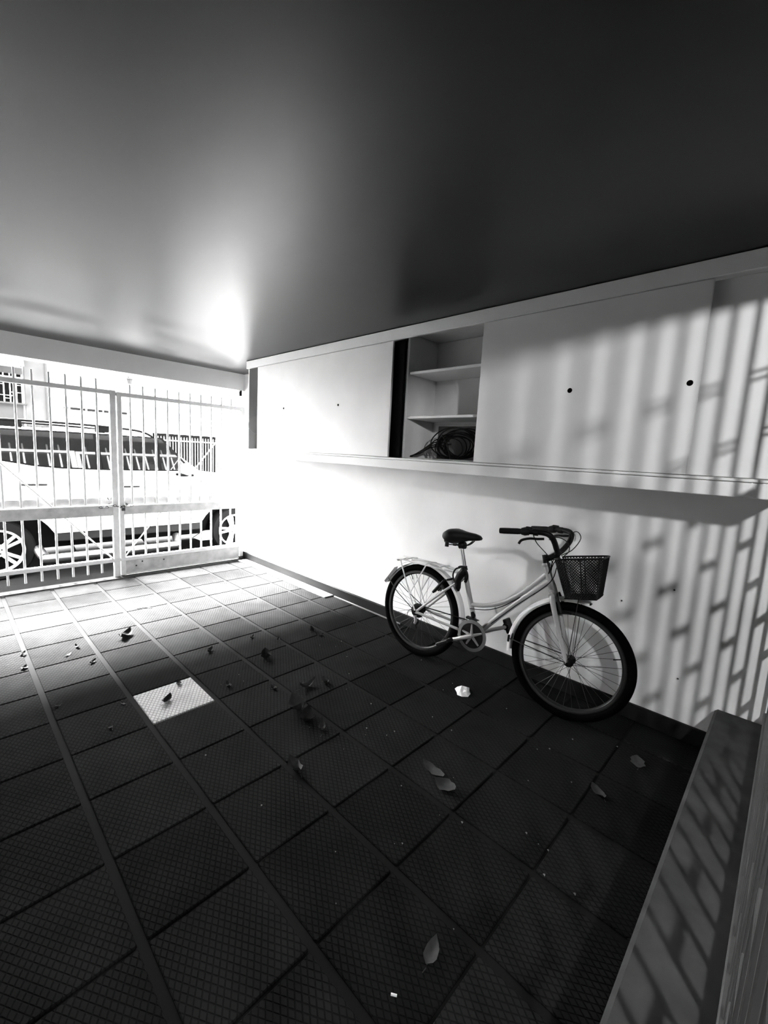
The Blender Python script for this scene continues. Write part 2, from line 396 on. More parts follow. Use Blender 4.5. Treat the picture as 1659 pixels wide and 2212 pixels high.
# ------------------------------------------------------------------ bicycle
q_head, q_lean = .0496, .0684
F = Vector((math.sin(q_head), -math.cos(q_head), 0)); sd_ = Vector((math.cos(q_head), math.sin(q_head), 0)); Zv = Vector((0,0,1))
U = Zv*math.cos(q_lean)+sd_*math.sin(q_lean); S = sd_*math.cos(q_lean)-Zv*math.sin(q_lean)
bike = thing('bicycle', 'pale step-through city bicycle with front basket leaning by the white wall', 'bicycle')
Mb = Matrix.Identity(4)
for i in range(3): Mb[i][0], Mb[i][1], Mb[i][2], Mb[i][3] = F[i], S[i], U[i], (-.3516, -3.2159, .0012)[i]
bike.matrix_world = Mb
RW, WB = .3277, 1.0415
RA = Vector((0,0,RW)); FA = Vector((WB,0,RW))
hax = Vector((-.055,0,.14)).normalized(); hp = Vector((.845,0,.83)); ST = .106
Ms = Matrix.Translation(hp) @ Matrix.Rotation(ST, 4, hax) @ Matrix.Translation(-hp)
steer = lambda p: Ms @ p
ident = lambda p: p
def P2(u, v, s=0.): return Vector((u, s, v))
def part(mb, n, m, par=bike, fn=ident, smooth=True, label=None): return mb.xf(fn).build(n, m, par, smooth, label)
def mkwheel(c, fn, label):
    c = Vector(c); ax = Vector((0,1,0))
    rimp = [(.262,-.010),(.266,-.0135),(.282,-.0135),(.284,-.011),(.276,-.008),(.276,.008),(.284,.011),(.282,.0135),(.266,.0135),(.262,.010),(.258,.0)]
    wh = part(MB().lathe(c, ax, rimp, 72, closed=True), 'wheel', 'rim', fn=fn, label=label)
    tp = [(.279+.0245+.0245*math.cos(a), .0225*math.sin(a)) for a in [2*PI*k/14 for k in range(14)]]
    part(MB().lathe(c, ax, tp, 72, closed=True), 'tire', 'tyre', wh, fn)
    for s in (-1, 1): part(MB().lathe(c, ax, [(.267, s*.0138), (.277, s*.0138), (.277, s*.0142), (.267, s*.0142)], 72, closed=True), 'rim_strip', 'rimline', wh, fn)
    part(MB().lathe(c, ax, [(.007,-.052),(.012,-.05),(.012,-.036),(.026,-.034),(.026,-.030),(.016,-.026),(.014,0),(.016,.026),(.026,.030),(.026,.034),(.012,.036),(.012,.05),(.007,.052)], 20), 'hub', 'bblk', wh, fn)
    for k in range(36):
        s = -1 if k % 2 else 1; a = 2*PI*k/36; b = a+(.62 if (k//2) % 2 else -.62)
        p0 = c+Vector((.024*math.cos(b), s*.032, .024*math.sin(b))); p1 = c+Vector((.262*math.cos(a), s*.003, .262*math.sin(a)))
        part(MB().tube([p0, p1], .0011, 4, caps=False), 'spoke', 'spoke', wh, fn, False)
    # valve
    a = .35 if c.x > .5 else 2.0
    part(MB().tube([c+Vector((.262*math.cos(a),0,.262*math.sin(a))), c+Vector((.222*math.cos(a),0,.222*math.sin(a)))], .003, 6), 'valve', 'bblk', wh, fn)
    return wh
w1 = mkwheel(RA, ident, 'rear wheel'); w2 = mkwheel(FA, steer, 'front wheel')
# frame tubes
BBp = P2(.46,.30); STt = P2(.315,.70)
part(MB().tube([BBp, P2(.421,.405), P2(.385,.505), STt], .0158, 12), 'seat_tube', 'frame')
def smooth_path(pts, n=24):
    pts = [Vector(p) for p in pts]; out = []
    for i in range(len(pts)-1):
        p0 = pts[max(i-1,0)]; p1 = pts[i]; p2 = pts[i+1]; p3 = pts[min(i+2,len(pts)-1)]
        m = max(2, n//(len(pts)-1))
        for k in range(m):
            t = k/m
            out.append(.5*((2*p1)+(p2-p0)*t+(2*p0-5*p1+4*p2-p3)*t*t+(3*p1-p0-3*p2+p3)*t**3))
    out.append(pts[-1]); return out
part(MB().tube(smooth_path([P2(.402,.478), P2(.47,.490), P2(.545,.515), P2(.63,.560), P2(.72,.635), P2(.79,.712), P2(.856,.785)]), .0140, 12), 'top_tube', 'frame')
part(MB().tube([P2(.478,.318), P2(.60,.462), P2(.72,.592), P2(.872,.745)], .0182, 12), 'down_tube', 'frame')
part(MB().tube([P2(.563,.505), P2(.580,.470)], .006, 8), 'tube_bridge', 'frame')
part(MB().tube([P2(.843,.835), P2(.902,.688)], .019, 14), 'head_tube', 'frame')
for v in ((.843,.836), (.8995,.692)): part(MB().lathe(P2(*v), hax, [(.0,-.010),(.0215,-.010),(.0235,-.004),(.0235,.004),(.021,.010),(0,.010)], 18), 'headset_cup', 'crank')
for s in (-1, 1):
    part(MB().tube([P2(.008,.330,s*.058), P2(.11,.432,s*.054), P2(.22,.540,s*.035), P2(.335,.648,s*.012)], .0085, 8), 'seat_stay', 'frame')
    part(MB().tube([P2(.008,.324,s*.058), P2(.20,.312,s*.052), P2(.34,.302,s*.040), P2(.445,.300,s*.022)], .0095, 8), 'chain_stay', 'frame')
    part(MB().prism([(-.014,.318),(.012,.312),(.028,.325),(.022,.345),(.002,.345)], lambda u,v: (u, s*.056, v), lambda u,v: (u, s*.061, v)), 'dropout', 'crank')
    part(MB().lathe(P2(0,RW,s*.061), (0,s,0), [(.0,.010),(.008,.010),(.009,0),(.009,-.004)], 10), 'axle_nut', 'bblk')
part(MB().lathe(BBp, (0,1,0), [(.0,-.040),(.021,-.040),(.021,.040),(.0,.040)], 18), 'bottom_bracket', 'frame')
# fork, stem, handlebar (turn with the front wheel)
for s in (-1, 1):
    part(MB().tube(smooth_path([P2(.905,.672,s*.030), P2(.918,.640,s*.046), P2(.940,.575,s*.050), P2(.985,.450,s*.052), P2(1.025,.350,s*.054), P2(1.0395,.326,s*.054)]), [.0165-.007*min(1,k/22) for k in range(21)], 10), 'fork_blade', 'frame', fn=steer)
    part(MB().lathe(FA+Vector((0,s*.056,0)), (0,s,0), [(.0,.014),(.008,.014),(.0095,.004),(.014,.003),(.014,-.004)], 10), 'axle_nut', 'bblk', fn=steer)
part(MB().tube([P2(.906,.672,-.046), P2(.906,.678,0), P2(.906,.672,.046)], .016, 10), 'fork_crown', 'frame', fn=steer)
part(MB().tube([P2(.850,.815), P2(.828,.892)], .0165, 12), 'stem_post', 'bblk', fn=steer)
part(MB().tube([P2(.834,.868), P2(.870,.886), P2(.905,.915)], [.019,.017,.019], 12), 'stem', 'bblk', fn=steer)
for s in (-1, 1):
    hb = part(MB().tube(smooth_path([P2(.905,.917,0), P2(.908,.925,s*.030), P2(.914,.950,s*.080), P2(.918,.988,s*.135), P2(.908,1.020,s*.170), P2(.875,1.034,s*.188), P2(.800,1.030,s*.205), P2(.680,1.016,s*.228)], 36), .0152, 12), 'handlebar', 'bblk')
    part(MB().tube([P2(.755,1.0245,s*.2137), P2(.740,1.0230,s*.2165), P2(.662,1.0140,s*.2275), P2(.642,1.0120,s*.2290)], [.0155,.0170,.0170,.0160], 14), 'grip', 'bblk', hb, ident)
    part(MB().tube([P2(.800,1.030,s*.205), P2(.778,1.028,s*.2093), P2(.760,1.026,s*.2128)], [.020,.024,.019], 12), 'gear_shifter', 'bblk', hb, ident)
    part(bx((.780,s*.205-.012,1.036),(.818,s*.205+.012,1.057),.004), 'shifter_box', 'bblk', hb, ident)
    part(MB().tube([P2(.846,1.032,s*.195), P2(.822,1.031,s*.200)], .019, 12), 'lever_clamp', 'bblk', hb, ident)
    part(MB().tube(smooth_path([P2(.885,1.004,s*.205), P2(.850,.998,s*.208), P2(.810,.994,s*.216), P2(.775,.980,s*.232), P2(.764,.958,s*.240)]), .0068, 8), 'brake_lever', 'bblk', hb, ident)
# cables
def cablep(pts, fn=steer): part(MB().tube(smooth_path(pts, 30), .0026, 6), 'brake_cable', 'bblk', fn=fn)
cablep([P2(.888,1.005,.205), P2(.945,1.045,.180), P2(.985,1.010,.120), P2(.960,.940,.050), P2(.895,.885,.028), P2(.868,.800,.030), P2(.905,.720,.032), P2(.935,.640,.030)])
cablep([P2(.790,1.052,.196), P2(.900,1.040,.150), P2(.940,1.005,.100), P2(.930,.940,.040), P2(.880,.880,.024), P2(.862,.800,.026), P2(.870,.745,.022)])
cablep([P2(.888,1.004,-.205), P2(.925,1.012,-.150), P2(.955,.985,-.060), P2(.950,.930,.020), P2(.905,.870,.022), P2(.900,.780,-.024), P2(.870,.725,-.026), P2(.800,.650,-.026)])
cablep([P2(.800,1.020,-.210), P2(.815,.965,-.16), P2(.850,.905,-.060), P2(.880,.860,-.030), P2(.870,.790,-.026)])
part(MB().tube([P2(.81,.662,-.022), P2(.70,.553,-.023), P2(.56,.402,-.022)], .0026, 6), 'brake_cable', 'bblk')
part(MB().tube(smooth_path([P2(.40,.452,-.018), P2(.52,.478,-.014), P2(.62,.530,-.012), P2(.72,.612,-.012)]), .0026, 6), 'brake_cable', 'bblk')
# saddle
prof = [(.158,.050,.905,.880),(.163,.074,.930,.866),(.185,.088,.946,.852),(.220,.088,.953,.848),(.255,.070,.950,.858),(.290,.048,.945,.872),(.325,.036,.942,.886),(.365,.030,.941,.892),(.400,.024,.934,.900),(.416,.012,.922,.906)]
mb = MB(); ring = 20; vv = []
for (u, hw, zt, zb) in prof:
    for k in range(ring):
        a = 2*PI*k/ring; cs, sn = math.cos(a), math.sin(a)
        vv.append((u, hw*math.copysign(abs(cs)**.8, cs), (zt+zb)/2+(zt-zb)/2*math.copysign(abs(sn)**.75, sn)+(.004*abs(cs) if sn < 0 else 0)))
ff = [tuple(range(ring)), tuple((len(prof)-1)*ring+k for k in range(ring))]
for i in range(len(prof)-1):
    for k in range(ring): ff.append((i*ring+k, i*ring+(k+1) % ring, (i+1)*ring+(k+1) % ring, (i+1)*ring+k))
sa = part(mb.add(vv, ff), 'saddle', 'sadl')
for s in (-1, 1):
    part(MB().tube(smooth_path([P2(.172,.868,s*.055), P2(.185,.845,s*.040), P2(.240,.845,s*.022), P2(.300,.849,s*.020), P2(.335,.866,s*.016), P2(.360,.890,s*.012)]), .0038, 6), 'saddle_rail', 'bblk', sa)
    part(MB().tube([P2(.192,.868,s*.05), P2(.192,.828,s*.05)], [.013,.013], 10), 'saddle_spring', 'bblk', sa)
part(MB().tube([P2(.262,.846,0), P2(.302,.852,0)], .024, 12), 'saddle_clamp', 'bblk', sa)
part(MB().tube([P2(.276,.840), P2(.318,.705)], .0128, 12), 'seat_post', 'chrome')
part(MB().lathe(P2(.3155,.700), (-.145,0,.40), [(.0,-.014),(.021,-.014),(.021,.014),(0,.014)], 14), 'seat_clamp', 'bblk')
# cable lock around the seat tube
part(MB().tube(smooth_path([P2(.300,.705,-.03), P2(.275,.690,-.042), P2(.262,.650,-.045), P2(.275,.610,-.042), P2(.300,.590,-.038)]), .0055, 8), 'lock_cable', 'bblk')
part(MB().tube(smooth_path([P2(.348,.716,-.03), P2(.310,.713,-.032), P2(.292,.705,-.034)]), .008, 8), 'lock_cable', 'bblk')
mb = MB(); mb.tube([P2(.350,.690,-.034), P2(.338,.690,-.036), P2(.315,.660,-.040), P2(.300,.620,-.042), P2(.308,.570,-.040), P2(.314,.550,-.040)], [.014,.024,.026,.024,.018,.006], 14)
part(mb, 'lock_body', 'bblk', label='black cable lock')
part(MB().tube(smooth_path([P2(.30,.63,-.045), P2(.325,.70,-.045), P2(.352,.690,-.040), P2(.362,.655,-.036), P2(.352,.62,-.034)]), .010, 8), 'lock_cable', 'bblk')
# drivetrain on the near side
dc = Vector((.46,-.058,.30))
part(MB().lathe(dc, (0,1,0), [(.016,-.0015),(.088,-.0015),(.088,.0015),(.016,.0015)], 44, closed=True), 'chainring', 'bblk')
part(MB().lathe(dc, (0,1,0), [(.080,-.012),(.101,-.010),(.101,-.007),(.080,-.009)], 44, closed=True), 'chain_guard', 'guard')
part(MB().lathe(dc, (0,1,0), [(.050,.006),(.070,.006),(.070,.009),(.050,.009)], 40, closed=True), 'chainring', 'bblk')
ca = math.atan2(.217-.30, .298-.467)  # near crank direction (down and back)
cdv = Vector((math.cos(ca), 0, math.sin(ca)))
mb = MB()
for k in range(5):
    a = ca+PI/5+2*PI*k/5; mb.tube([dc+Vector((.010*math.cos(a),-.010,.010*math.sin(a))), dc+Vector((.072*math.cos(a),-.004,.072*math.sin(a)))], [.010,.006], 6)
part(mb, 'spider', 'crank')
c0 = dc+Vector((0,-.018,0))
cr = part(MB().tube([c0-cdv*.012, c0, c0+cdv*.08+Vector((0,-.006,0)), c0+cdv*.168+Vector((0,-.010,0)), c0+cdv*.178+Vector((0,-.010,0))], [.010,.0165,.0125,.012,.006], 10), 'crank_arm', 'crank')
pc = c0+cdv*.168+Vector((0,-.060,0))
pd = part(bx(pc-Vector((.048,.040,.011)), pc+Vector((.048,.036,.011)), .005).xf(lambda p: Matrix.Translation(pc)@Matrix.Rotation(-.55,4,(0,1,0))@Matrix.Translation(-pc)@p), 'pedal', 'bblk', smooth=False)
part(MB().tube([pc+Vector((0,.034,0)), pc+Vector((0,.060,0))], .006, 8), 'pedal_axle', 'crank', pd)
c1 = Vector((.46,.070,.30))
part(MB().tube([c1+cdv*.012, c1, c1-cdv*.08, c1-cdv*.168, c1-cdv*.178], [.010,.0165,.0125,.012,.006], 10), 'crank_arm', 'crank')
pc2 = c1-cdv*.168+Vector((0,.055,0))
pd = part(bx(pc2-Vector((.046,.036,.012)), pc2+Vector((.046,.036,.012)), .005).xf(lambda p: Matrix.Translation(pc2)@Matrix.Rotation(1.1,4,(0,1,0))@Matrix.Translation(-pc2)@p), 'pedal', 'bblk', smooth=False)
part(MB().lathe(pc2+Vector((0,-.04,0)), (0,1,0), [(0,-.004),(.022,-.004),(.022,.002),(0,.002)], 8), 'pedal_axle', 'bblk', pd)
for k, r_ in enumerate((.052,.046,.040,.034,.029,.024)):
    part(MB().lathe(Vector((0,-.026-.004*k,RW)), (0,1,0), [(.012,-.0008),(r_,-.0008),(r_,.0008),(.012,.0008)], 24, closed=True), 'sprocket', 'bblk')
mbd = MB(); mbd.tube([P2(.006,.300,-.062), P2(.018,.262,-.066), P2(.010,.245,-.066)], [.009,.012,.010], 8)
dr = part(mbd, 'derailleur', 'crank')
part(MB().tube([P2(.006,.262,-.060), P2(.020,.215,-.060)], .007, 8), 'derailleur_cage', 'bblk', dr)
for v in ((.020,.258), (.012,.213)): part(MB().lathe(P2(v[0],v[1],-.054), (0,1,0), [(0,-.004),(.015,-.004),(.015,.004),(0,.004)], 14), 'jockey_wheel', 'bblk', dr)
part(MB().tube(smooth_path([P2(-.02,.335,-.064), P2(-.052,.320,-.066), P2(-.062,.285,-.066), P2(-.045,.262,-.066), P2(-.010,.262,-.064)]), .0024, 6), 'gear_cable', 'bblk', dr)
chain = []
for k in range(14): a = PI/2+.05-k*(PI+.2)/13; chain.append(dc+Vector((.086*math.cos(a), .006, .086*math.sin(a))))
chain += [P2(.24,.213,-.052), P2(.012,.198,-.054), P2(-.002,.212,-.054), P2(.02,.236,-.052), P2(.034,.258,-.05), P2(.018,.272,-.048), P2(-.03,.300,-.046), P2(-.044,.328,-.046), P2(-.03,.360,-.046), P2(0,.372,-.046), P2(.20,.380,-.049)]
part(MB().tube(chain, .0042, 6, closed=True), 'chain', 'bblk')
part(MB().tube([P2(.428,.385,-.022), P2(.437,.420,-.032), P2(.425,.440,-.030)], [.014,.016,.010], 8), 'front_derailleur', 'bblk')
part(MB().prism([(.400,.395),(.472,.393),(.485,.402),(.400,.408)], lambda u,v: (u,-.060,v), lambda u,v: (u,-.030,v)), 'derailleur_guide', 'bblk', smooth=False)
# fenders
def fender(c, r_, a0, a1, hw, fn, n=40):
    prf = [(r_-.020,-hw),(r_-.006,-hw*.85),(r_,-hw*.4),(r_+.001,0),(r_,hw*.4),(r_-.006,hw*.85),(r_-.020,hw),(r_-.022,hw-.0015),(r_-.008,hw*.85-.002),(r_-.002,hw*.4),(r_-.001,0),(r_-.002,-hw*.4),(r_-.008,-hw*.85+.002),(r_-.022,-hw+.0015)]
    mb = MB(); v = []; m = len(prf)
    for i in range(n+1):
        a = a0+(a1-a0)*i/n
        for (r, o) in prf: v.append((c.x+r*math.cos(a), c.y+o, c.z+r*math.sin(a)))
    f = [tuple(range(m)), tuple(n*m+k for k in range(m))]
    for i in range(n):
        for k in range(m): f.append((i*m+k, (i+1)*m+k, (i+1)*m+(k+1) % m, i*m+(k+1) % m))
    return mb.add(v, f)
fd = part(fender(RA, .358, math.radians(-2), math.radians(158), .029, ident), 'fender', 'fend', label='white rear fender')
for s in (-1, 1): part(MB().tube([P2(-.300,.500,s*.030), P2(-.18,.42,s*.052), P2(-.01,.333,s*.064)], .0032, 6), 'fender_stay', 'spoke', fd)
a_ = math.radians(150); rp = RA+Vector((.372*math.cos(a_),0,.372*math.sin(a_)))
part(MB().prism([(-.225,.600),(-.250,.588),(-.335,.468),(-.322,.458),(-.292,.496),(-.225,.578)], lambda u,v: (u,-.030,v), lambda u,v: (u,.030,v)), 'reflector', 'refl', fd, smooth=False, label='grey tail reflector')
fd = part(fender(FA, .358, math.radians(80), math.radians(187), .030, steer), 'fender', 'fend', fn=steer, label='white front fender')
for s in (-1, 1): part(MB().tube([P2(.705,.362,s*.033), P2(.86,.350,s*.052), P2(1.03,.332,s*.066)], .0034, 6), 'fender_stay', 'spoke', fd, steer)
part(bx((.690,-.036,.340),(.702,.036,.382),.003), 'fender_clip', 'bblk', fd, steer, False)
# brakes
for s in (-1, 1):
    part(MB().tube([P2(.120,.495,s*.045), P2(.150,.535,s*.044), P2(.190,.590,s*.040), P2(.205,.600,s*.020)], [.009,.010,.008,.006], 8), 'brake_arm', 'bblk')
    part(bx((.105,s*.024-.006,.515),(.165,s*.024+.006,.533),.003).xf(lambda p: Matrix.Translation((.14,0,.52))@Matrix.Rotation(-.9,4,(0,1,0))@Matrix.Translation((-.14,0,-.52))@p), 'brake_pad', 'bblk', smooth=False)
    part(MB().tube([P2(.968,.590,s*.042), P2(.950,.640,s*.046), P2(.928,.690,s*.030)], [.010,.009,.006], 8), 'brake_arm', 'bblk', fn=steer)
    part(bx((.960,s*.022-.005,.588),(1.02,s*.022+.005,.602),.003), 'brake_pad', 'bblk', fn=steer, smooth=False)
part(MB().tube([P2(.255,.622,-.02), P2(.240,.612,-.03), P2(.215,.602,-.035)], .007, 8), 'brake_noodle', 'bblk')
# rear rack
rack = part(MB().tube(smooth_path([P2(.285,.662,-.012), P2(.24,.668,-.045), P2(.15,.672,-.065), P2(0,.672,-.068), P2(-.15,.672,-.068), P2(-.205,.664,-.062), P2(-.222,.650,-.03), P2(-.222,.650,.03), P2(-.205,.664,.062), P2(-.15,.672,.068), P2(0,.672,.068), P2(.15,.672,.065), P2(.24,.668,.045), P2(.285,.662,.012)], 70), .0052, 8), 'rack', 'rodw', label='white rear luggage rack')
part(MB().tube([P2(-.20,.682,0), P2(.16,.680,0), P2(.27,.668,0)], .0042, 6), 'rack_rod', 'rodw', rack)
for u in (-.12, .05, .16): part(MB().tube([P2(u,.676,-.067), P2(u,.684,0), P2(u,.676,.067)], .0042, 6), 'rack_rod', 'rodw', rack)
for s in (-1, 1):
    part(MB().tube([P2(-.175,.668,s*.066), P2(-.060,.445,s*.070), P2(.000,.335,s*.066)], .0050, 6), 'rack_leg', 'rodw', rack)
    part(MB().tube([P2(.055,.672,s*.068), P2(-.058,.445,s*.070)], .0050, 6), 'rack_leg', 'rodw', rack)
# basket with fine wire mesh, tilted with the head angle
bt = Matrix.Translation(P2(.908,.888)) @ Matrix.Rotation(-.20, 4, (0,1,0))
bfn = lambda p: steer(bt @ p)
def rr_loop(x0, x1, hw, z, rad, n=6):
    out = []
    for (cx, cy, a0) in ((x1-rad, hw-rad, 0), (x0+rad, hw-rad, PI/2), (x0+rad, -hw+rad, PI), (x1-rad, -hw+rad, 1.5*PI)):
        for k in range(n+1): a = a0+PI/2*k/n; out.append(Vector((cx+rad*math.cos(a), cy+rad*math.sin(a), z)))
    return out
def resample(lp, n):
    d = [0]; m = len(lp)
    for i in range(m): d.append(d[-1]+(lp[(i+1) % m]-lp[i]).length)
    out = []; j = 0
    for k in range(n):
        s_ = d[-1]*k/n
        while d[j+1] < s_: j += 1
        out.append(lp[j].lerp(lp[(j+1) % m], (s_-d[j])/max(1e-9, d[j+1]-d[j])))
    return out
NB, NV = 120, 28
top = resample(rr_loop(.0, .245, .150, .0, .05), NB); bot = resample(rr_loop(.035, .200, .115, -.215, .045), NB)
bk = part(MB().tube(top, .0048, 8, closed=True), 'basket', 'bblk', fn=bfn, label='black wire mesh front basket')
part(MB().tube([p+Vector((0,0,.012)) for p in bot], .0030, 6, closed=True), 'basket_wire', 'bblk', bk, bfn)
for k in (10, 20, 40, 50, 70, 80, 100, 110): part(MB().tube([top[k], bot[k]], .0026, 6), 'basket_wire', 'bblk', bk, bfn)
def flat_wire(mb, a, b, w_):
    mb.tube([a, b], w_, 3, caps=False)
mb = MB()
rows = []
for j in range(NV+1):
    t = j/NV; rows.append([a.lerp(b, t) for a, b in zip(top, bot)])
for j in range(NV):
    for k in range(NB):
        if (j+k) % 2 == 0:
            a = rows[j][k]; b = rows[j+1][(k+1) % NB]; c_ = rows[j][(k+1) % NB]; d_ = rows[j+1][k]
            flat_wire(mb, a, b, .0023)
        else:
            flat_wire(mb, rows[j][(k+1) % NB], rows[j+1][k], .0023)
for k in range(-14, 15):
    y = k*.0082; flat_wire(mb, Vector((.036,y,-.215)), Vector((.199,y,-.215)), .0023)
for k in range(20):
    x = .04+k*.0082; flat_wire(mb, Vector((x,-.114,-.215)), Vector((x,.114,-.215)), .0023)
o = part(mb, 'basket_mesh', 'bblk', bk, bfn, False); o['kind'] = 'stuff'
part(MB().tube([P2(.906,.912,0), P2(.925,.880,0), P2(.935,.870,0)], .006, 8), 'basket_bracket', 'crank', bk, steer)
part(MB().tube([P2(1.045,.690,-.03), P2(1.040,.340,-.070)], .0022, 6), 'basket_strut', 'spoke', bk, steer)
part(MB().tube([P2(1.055,.690,.03), P2(1.045,.340,.070)], .0022, 6), 'basket_strut', 'spoke', bk, steer)
part(bx((1.06,-.02,.664),(1.11,.02,.672),.002), 'basket_foot', 'bblk', bk, steer, False)
# ------------------------------------------------------------------ plank, strip, paper
tag(bx((-.135, -1.88, .0005), (-.026, -.14, .014), .002).build('plank', 'plank'), 'white flat board lying on the floor against the skirting', 'board')
tag(bx((-.036, -2.78, .0005), (-.024, -1.90, .010), .001).build('strip', 'plank'), 'thin white strip drawing the lit gap along the foot of the skirting', 'strip')  # white strip stands in for light in the gap below the skirting
mb = MB(); pp = []; rnd = random.Random(11)
ol = [(.062,.010),(.048,.040),(.012,.052),(-.020,.036),(-.050,.030),(-.060,.002),(-.046,-.034),(-.012,-.046),(.020,-.036),(.050,-.034)]
v = [(0,0,.020),(.02,.012,.030),(-.024,-.006,.012)]+[(x*.55+rnd.uniform(-.004,.004), y*.55, .010+rnd.uniform(0,.020)) for x, y in ol]+[(x, y, rnd.uniform(.001,.010)) for x, y in ol]
n = len(ol); f = []
for k in range(n):
    f.append((3+k, 3+(k+1) % n, 3+n+(k+1) % n, 3+n+k)); f.append((0 if k > 4 else 1, 3+k, 3+(k+1) % n))
f += [(0, 1, 3), (0, 8, 1)]
pa = mb.add(v, f).build('paper_scrap', 'paper'); pa.location = (-.515, -3.734, .0); pa.rotation_euler.z = .5
tag(pa, 'crumpled white scrap of paper on the dark floor before the bicycle', 'paper')

# ------------------------------------------------------------------ dry leaves and litter on the floor
def leaf_mesh(L, W, curl, seed, m):
    rnd = random.Random(seed); ns, v, f = 6, [], []
    for i in range(ns+1):
        t = i/ns; hw = W*.5*math.sin(PI*min(1, t*.94+.06))**.8*(1+.25*rnd.uniform(-1,1)); x = (t-.5)*L
        z = .004+curl*L*(2*t-1)**2*.5
        for k, s in enumerate((-1, -.5, 0, .5, 1)):
            v.append((x+rnd.uniform(-.002,.002), s*hw, max(.0006, z+abs(s)**1.5*curl*W*.55+rnd.uniform(0,.002)-.0035)))
    for i in range(ns):
        for k in range(4): f.append((i*5+k, i*5+k+1, (i+1)*5+k+1, (i+1)*5+k))
    mb = MB(); mb.add(v, f); mb.tube([(-.5*L, 0, .004), (-.68*L, .06*L, .003)], .0012, 4)
    return mb.mesh('leaf', m, True)
LEAVES = [
 (-1.794,-1.667,.13,.07,.5,.3,'d','large curled dark leaf on the bright floor toward the gate'),
 (-2.087,-1.653,.055,.02,.5,1.2,'d','small dark curled leaf on the left tile column near the gate'),
 (-2.152,-1.747,.05,.018,.3,.2,'l','slim pale leaf just behind the small curled leaf at left'),
 (-2.060,-1.953,.05,.025,.5,.2,'d','small dark leaf at the corner of a ribbed tile at left'),
 (-2.360,-1.557,.05,.03,.4,.5,'d','dark leaf in the groove at the left edge, nearest the gate'),
 (-2.380,-1.785,.045,.03,.4,.5,'d','dark leaf in the groove at the left edge, second from the gate'),
 (-2.304,-2.374,.045,.02,.4,.1,'l','pale bit of leaf on the dim tile at far left'),
 (-2.051,-2.570,.05,.015,.4,1.4,'l','narrow pale leaf in the groove left of the light tile'),
 (-2.155,-2.746,.045,.02,.4,1.2,'l','small leaf on the dim tile left of the light tile'),
 (-1.869,-2.691,.075,.045,.5,.2,'d','dark curled leaf lying on the light tile'),
 (-1.753,-2.549,.06,.025,.4,.9,'d','leaf on the far edge of the light tile'),
 (-1.438,-2.265,.065,.04,.5,.1,'d','dark crinkled leaf two tiles beyond the light tile'),
 (-1.108,-2.246,.05,.02,.5,.0,'d','small curled leaf among the ribbed tiles right of the bright patch'),
 (-0.976,-2.397,.06,.02,.5,.2,'d','slim dark leaf on the groove toward the wall'),
 (-0.683,-2.427,.075,.05,.5,.8,'d','crinkled dark leaf nearest the rear wheel of the bicycle'),
 (-0.691,-2.539,.07,.03,.5,1.0,'l','pale leaf next to the crinkled leaf near the rear wheel'),
 (-1.197,-2.590,.10,.07,.6,.6,'d','star shaped dark leaf right of the light tile'),
 (-1.544,-2.757,.06,.03,.4,1.0,'d','leaf close to the right edge of the light tile'),
 (-1.361,-2.956,.05,.03,.4,1.3,'d','dark leaf at the edge of the shade below the star shaped leaf'),
 (-1.198,-3.071,.11,.045,.6,-.5,'l','long folded leaf in the shade'),
 (-1.084,-3.100,.07,.04,.5,.9,'l','pale leaf right of the long folded leaf'),
 (-1.372,-3.215,.13,.09,.6,.9,'l','biggest crumpled leaf in the shaded middle of the floor'),
 (-1.394,-3.330,.12,.07,.5,.2,'d','dark flat leaf beneath the biggest crumpled leaf'),
 (-1.378,-3.446,.10,.035,.6,.4,'l','thin curled leaf standing on edge below the biggest leaf'),
 (-1.640,-3.590,.10,.06,.5,1.0,'l','dim pointed leaf left in the dark part of the floor'),
 (-1.185,-4.016,.13,.055,.2,.95,'l','pointed grey leaf in the dark foreground, upper of a pair'),
 (-1.222,-4.110,.10,.08,.2,1.2,'l','round grey leaf in the dark foreground, lower of a pair'),
 (-1.768,-4.463,.085,.035,.3,-.2,'l','lone slender grey leaf nearest the camera'),
 (-0.749,-4.590,.08,.05,.3,.5,'l','grey leaf in the dark floor left of the square leaf'),
 (-0.392,-4.660,.10,.065,.1,-.2,'l','square cut grey leaf on the floor close to the curb'),
]
for i, (x, y, L, W, cu, rz, m, lab) in enumerate(LEAVES):
    o = obj('dry_leaf', leaf_mesh(L, W, cu, 100+i, 'leafd' if m == 'd' else 'leafl'), None, (x, y, 0)); o.rotation_euler.z = rz+.5
    tag(o, lab, 'leaf', 'dry leaves scattered on the floor')
for y, z, L, lab in ((-4.648,.792,.012,'small dark nail in the striped wall, at basket height'),(-4.720,.322,.010,'small dark nail low in the striped wall near the front wheel'),(-4.408,.665,.009,'small dark nail in the wall just right of the basket')):
    o = MB().lathe((0,0,0), (-1,0,0), [(0,L),(.004,L),(.005,L-.002),(.0018,L-.003),(.0018,0)], 8).build('nail', 'rust'); o.location = (-.0005, y, z)
    tag(o, lab, 'nail')
tw = MB().tube(smooth_path([(-.06,0,.004),(-.01,.006,.008),(.06,-.004,.004)]), .003, 5).build('twig', 'leafd'); tw.location = (-1.514,-1.157,0); tw.rotation_euler.z = -.5
tag(tw, 'thin dark twig on the glaring floor near the gate', 'twig')
bt_ = MB().tube([(0,-.008,.003),(0,.008,.003)], .003, 6).build('cigarette_butt', 'paper'); bt_.location = (-1.918,-4.454,0); bt_.rotation_euler.z = .6
tag(bt_, 'tiny white stub on the floor at the bottom of the picture', 'stub')
mb = MB(); rnd = random.Random(5)
